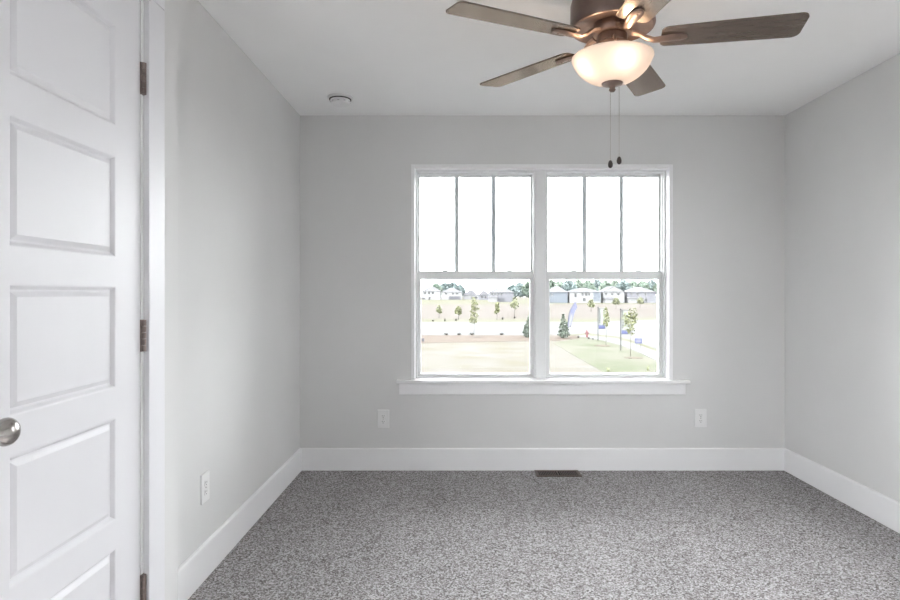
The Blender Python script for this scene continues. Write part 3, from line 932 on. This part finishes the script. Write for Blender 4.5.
names = ['tree behind the left edge of the blue grey house', 'tree behind the ridge of the blue grey house', 'tree between the blue grey house and the wide white house',
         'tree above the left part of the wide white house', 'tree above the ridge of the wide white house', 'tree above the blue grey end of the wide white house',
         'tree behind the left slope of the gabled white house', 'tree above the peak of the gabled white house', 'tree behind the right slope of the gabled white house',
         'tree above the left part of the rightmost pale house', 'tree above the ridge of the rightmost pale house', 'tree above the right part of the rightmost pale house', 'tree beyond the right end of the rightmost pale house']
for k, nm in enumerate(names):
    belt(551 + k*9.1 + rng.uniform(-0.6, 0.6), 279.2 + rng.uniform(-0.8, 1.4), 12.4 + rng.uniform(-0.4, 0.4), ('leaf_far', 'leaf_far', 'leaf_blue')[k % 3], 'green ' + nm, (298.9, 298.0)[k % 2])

# --- young trees
tree('young_tree', 474, 332.5, 296.5, 12, [(0, .88, .22, .12), (.06, .74, .30, .12), (-.05, .6, .28, .10), (0, .46, .34, .11), (-.06, .33, .36, .09), (.12, .66, .36, .06)],
     'leaf_mid', 'tall slim young tree in the mulch, centre of the left window', n=380, size=0.12, trunk=0.03, trunk_top=0.9)
sap = [(0, .75, .30, .22), (-.15, .58, .30, .18), (.15, .55, .30, .2)]
tree('sapling', 439, 318, 305, 7, sap, 'leaf_pale', 'pale sapling in the dirt field below the leftmost house', n=150, size=0.22, group='saplings in the dirt field')
tree('sapling', 458.5, 320, 305.5, 8, sap, 'leaf_mid', 'olive sapling in the dirt field left of the tall young tree', n=170, size=0.22, group='saplings in the dirt field')
tree('sapling', 497, 320, 302.5, 6.5, [(0, .8, .28, .18), (.1, .6, .32, .16), (-.2, .42, .2, .1)], 'leaf_mid', 'narrow olive sapling right of the tall young tree', n=170, size=0.22, group='saplings in the dirt field')
tree('sapling', 514.5, 317, 296, 9, sap, 'leaf_pale', 'pale sapling in front of the bluish trees, left window', n=150, size=0.24, group='saplings in the dirt field')
tree('sapling', 591, 312, 299, 8, sap, 'leaf_pale', 'pale sapling in front of the wide white house', n=150, size=0.3, group='saplings by the far houses')
tree('sapling', 616, 309, 297, 8, sap, 'leaf_pale', 'pale sapling in front of the gabled white house', n=170, size=0.3, group='saplings by the far houses')
tree('sapling', 640, 308, 296.5, 8, sap, 'leaf_pale', 'pale sapling in front of the rightmost pale house', n=150, size=0.3, group='saplings by the far houses')
tree('street_tree', 606, 345.2, 306, 7.5, [(-.05, .82, .35, .16), (.1, .68, .4, .14), (-.1, .56, .36, .10)], 'leaf_mid', 'slim young tree behind the left banner post', n=220, size=0.10, trunk=0.022, trunk_top=0.9)
tree('street_tree', 630.5, 356.5, 306.5, 17, [(.15, .86, .26, .12), (-.2, .78, .26, .12), (.1, .72, .34, .12), (-.08, .6, .34, .1), (.02, .5, .24, .08)], 'leaf_mid', 'wider young tree behind the right banner post', n=300, size=0.10, trunk=0.02, trunk_top=0.9)
ever = [(0, .90, .10, .12), (0, .74, .20, .14), (0, .56, .30, .16), (0, .37, .40, .17), (0, .18, .46, .17)]
tree('evergreen', 563.5, 338, 314, 13, ever, 'leaf_dark', 'cone shaped evergreen left of the feather flag', n=520, size=0.13, trunk=0.06)
tree('evergreen', 528.5, 337.5, 316.5, 13, ever, 'leaf_dark', 'cone shaped evergreen cut by the right edge of the left window', n=480, size=0.13, trunk=0.06)

# mulch rings under the street trees, mound coloured dark as its shadow under the young tree
def soil(name, px, py, rx, ry, label, mat='mulch'):
    c = gp(px, py)
    bm = bm_new()
    ellipsoid(bm, (0, 0, 0), (rx, ry, 0.05), 3, 0.12, rng)
    o = obj(name, bm, mat, loc=c + Vector((0, 0, 0.01)))
    tag(o, label, 'soil mound')
soil('soil_mound', 602.5, 345.9, 0.7, 0.6, 'brown mulch ring under the tree behind the left banner post')
soil('soil_mound', 633.5, 358.0, 0.62, 0.5, 'brown mulch ring under the tree behind the right banner post')
soil('soil_mound', 477, 337.2, 0.55, 0.5, 'mulch mound with its shadow painted dark at the foot of the tall young tree', 'shrub')

def shrub(px, py, w, h, label, group, mat='shrub'):
    c = gp(px, py); s = c.y / FPX
    bm = bm_new()
    ellipsoid(bm, (0, 0, h*s*0.35), (w*s*0.42, w*s*0.42, h*s*0.42), 2, 0.12, rng)
    leaf_cloud(bm, [((0, 0, h*s*0.5), (w*s*0.55, w*s*0.55, h*s*0.5))], 50, w*s*0.12, rng)
    o = obj('small_shrub', bm, mat, fix=False, loc=c + Vector((0, 0, 0.04)))
    tag(o, label, 'shrub', group)
g1 = 'small dark plants at the street edge of the mulch bed'
for px, lab in ((446.3, 'small dark plant at the street edge, leftmost of four in the mulch bed'), (459, 'small dark plant at the street edge, second from left in the mulch bed'),
                (472, 'small dark plant at the street edge beside the tall young tree'), (501.5, 'small dark plant at the street edge, rightmost of four in the mulch bed')):
    shrub(px, 335.3, 4.2, 2.3, lab, g1)
g2 = 'small dark plants across the street'
for px, py, w, h, lab in ((433, 321.6, 2, 2, 'tiny dark plant across the street, leftmost in the left window'), (445, 321.4, 1.6, 3.2, 'thin dark plant across the street below the leftmost houses'),
                          (456, 321, 2.2, 2.6, 'dark plant across the street below the olive sapling'), (502.5, 319.8, 2, 3, 'dark plant across the street right of the narrow sapling'),
                          (514.5, 318.6, 2, 2.6, 'dark plant across the street below the pale sapling at right')):
    shrub(px, py, w, h, lab, g2)
g3 = 'small dark stones by the hydrant'
shrub(578.5, 338.2, 2.4, 2, 'small dark plant left of the red hydrant', g3)
shrub(588.8, 339.2, 2.4, 1.8, 'small dark plant in front of the red hydrant', g3)
shrub(593, 340, 2.2, 1.8, 'small dark plant right of the red hydrant', g3)
shrub(608, 372, 4, 4, 'tuft of grass low on the lawn, left of the two', 'grass tufts low on the lawn', 'leaf_pale')
shrub(648, 371, 3, 5, 'tuft of grass low on the lawn near the right window edge', 'grass tufts low on the lawn', 'leaf_pale')

# --- hydrant
f = gp(587, 337.4); t = thing('fire_hydrant', f)
tag(t, 'red fire hydrant on the mulch beside the lawn', 'fire hydrant')
bm = bm_new()
add_lathe(bm, [(0, 0), (0.17, 0), (0.17, 0.05), (0.11, 0.06), (0.11, 0.52), (0.15, 0.54), (0.15, 0.58), (0, 0.58)], seg=20)
obj('barrel', bm, 'hydrant', t, smooth=True)
bm = bm_new(); add_lathe(bm, [(0.14, 0.58), (0.12, 0.68), (0.06, 0.75), (0.04, 0.76), (0.04, 0.82), (0, 0.82)], seg=20)
obj('bonnet', bm, 'hydrant', t, smooth=True)
for s in (-1, 1):
    bm = bm_new(); add_lathe(bm, [(0, 0.10*s), (0.07, 0.10*s), (0.07, 0.19*s), (0.05, 0.21*s), (0, 0.21*s)], (0, 0, 0.42), 14, 'X')
    obj('hose_cap', bm, 'hydrant', t, smooth=True)

# --- feather flag
f = gp(568.6, 334.5); s = f.y / FPX
t = thing('feather_flag', f)
tag(t, 'lavender blue feather flag with white print beside the evergreen', 'flag')
hh = 33.5*s
def cur(u):    # pole curve: straight then bending over to the right
    return Vector((s*(-1.0*sin(pi*min(u/0.5, 1)) + 9.5*max(0, u - 0.5)**2.0*4*0.8), 0, hh*u))
bm = bm_new(); add_tube(bm, [cur(i/20) for i in range(21)], 0.03, 8, 0.012)
obj('flag_pole', bm, 'pole', t)
def sail(u0, u1, w0, w1, thick, off):
    bm = bm_new(); n = 18
    L_, R_ = [], []
    for i in range(n+1):
        u = u0 + (u1 - u0)*i/n
        p = cur(u)
        w = s*(3.6 + 2.6*(i/n)) * min(1.0, max(0.05, (1.0 - i/n)*4.5))
        L_.append(p + Vector((w*w0, off, 0))); R_.append(p + Vector((w*w1, off, -0.02)))
    add_prism(bm, L_ + list(reversed(R_)), (0, thick, 0))
    return bm
sl = obj('flag_cloth', sail(0.22, 0.985, 0.0, 1.0, 0.02, -0.01), 'flag', t)
pr = obj('white_print', sail(0.22, 0.66, 0.3, 0.75, 0.006, -0.02), 'flagwhite', sl)

# --- banner posts
def banner_post(px, py, top, bw, btop, bbot, label):
    f = gp(px, py); s = f.y / FPX
    t = thing('banner_post', f)
    tag(t, label, 'banner post', 'banner posts along the sidewalk')
    h = (py - top)*s
    bm = bm_new(); add_tube(bm, [(0, 0, -0.05), (0, 0, h)], 0.034, 10)
    ellipsoid(bm, (0, 0, h + 0.03), (0.06, 0.06, 0.06), 2)
    obj('post', bm, 'pole', t)
    z1, z0 = (py - btop)*s, (py - bbot)*s
    for z in (z1 + 0.02, z0 - 0.02):
        bm = bm_new(); add_tube(bm, [(0, 0, z), (bw*s, 0, z)], 0.018, 8)
        obj('banner_arm', bm, 'pole', t)
    bm = bm_new(); add_box(bm, (0.06, -0.008, z0), (bw*s, 0.008, z1))
    b = obj('banner', bm, 'banner', t)
    box('blue_band', (0.06, -0.012, z0), (bw*s, 0.012, z0 + 3.6*s), 'bannerblue', b)
    # blurred dark lettering running down the post side of the banner
    n = 7
    for i in range(n):
        zz = z1 - (i + 0.55)*(z1 - z0 - 5*s)/n
        bm = bm_new(); add_box(bm, (0.08, -0.013, zz - 0.055), (0.08 + rng.uniform(0.10, 0.17), -0.008, zz + 0.055))
        obj('print_mark', bm, 'pole', b)
banner_post(598, 340.6, 307.5, 7.2, 308.5, 328.5, 'dark banner post nearer the red hydrant')
banner_post(620.8, 350.6, 309.5, 8.6, 310.5, 333.8, 'dark banner post nearer the blue yard sign')

# --- yard sign
f = gp(638.5, 349); s = f.y / FPX
t = thing('yard_sign', f, radians(-8))
tag(t, 'small blue yard sign with white print by the sidewalk', 'sign')
z0, z1 = (349 - 343.4)*s, (349 - 338.4)*s
hw = 3.4*s
b = box('sign_panel', (-hw, -0.012, z0), (hw, 0.012, z1), 'signblue', t)
for zz, k in ((0.68, 0.62), (0.38, 0.75)):
    zc = z0 + (z1 - z0)*zz
    box('white_print', (-hw*k, -0.015, zc - 0.035), (hw*k, -0.012, zc + 0.035), 'flagwhite', b)
for sx in (-1, 1):
    bm = bm_new(); add_tube(bm, [(sx*hw*0.6, 0, -0.05), (sx*hw*0.6, 0, z0 + 0.05)], 0.010, 6)
    obj('stake', bm, 'pole', t)

# --- meter box at the left
f = gp(423, 342.5); t = thing('utility_box', f)
tag(t, 'small grey box on a post at the left edge of the mulch', 'utility box')
box('post', (-0.03, -0.03, -0.05), (0.03, 0.03, 0.12), 'pole', t)
box('box_body', (-0.11, -0.08, 0.12), (0.11, 0.08, 0.36), 'h_door', t, bevel=0.01)
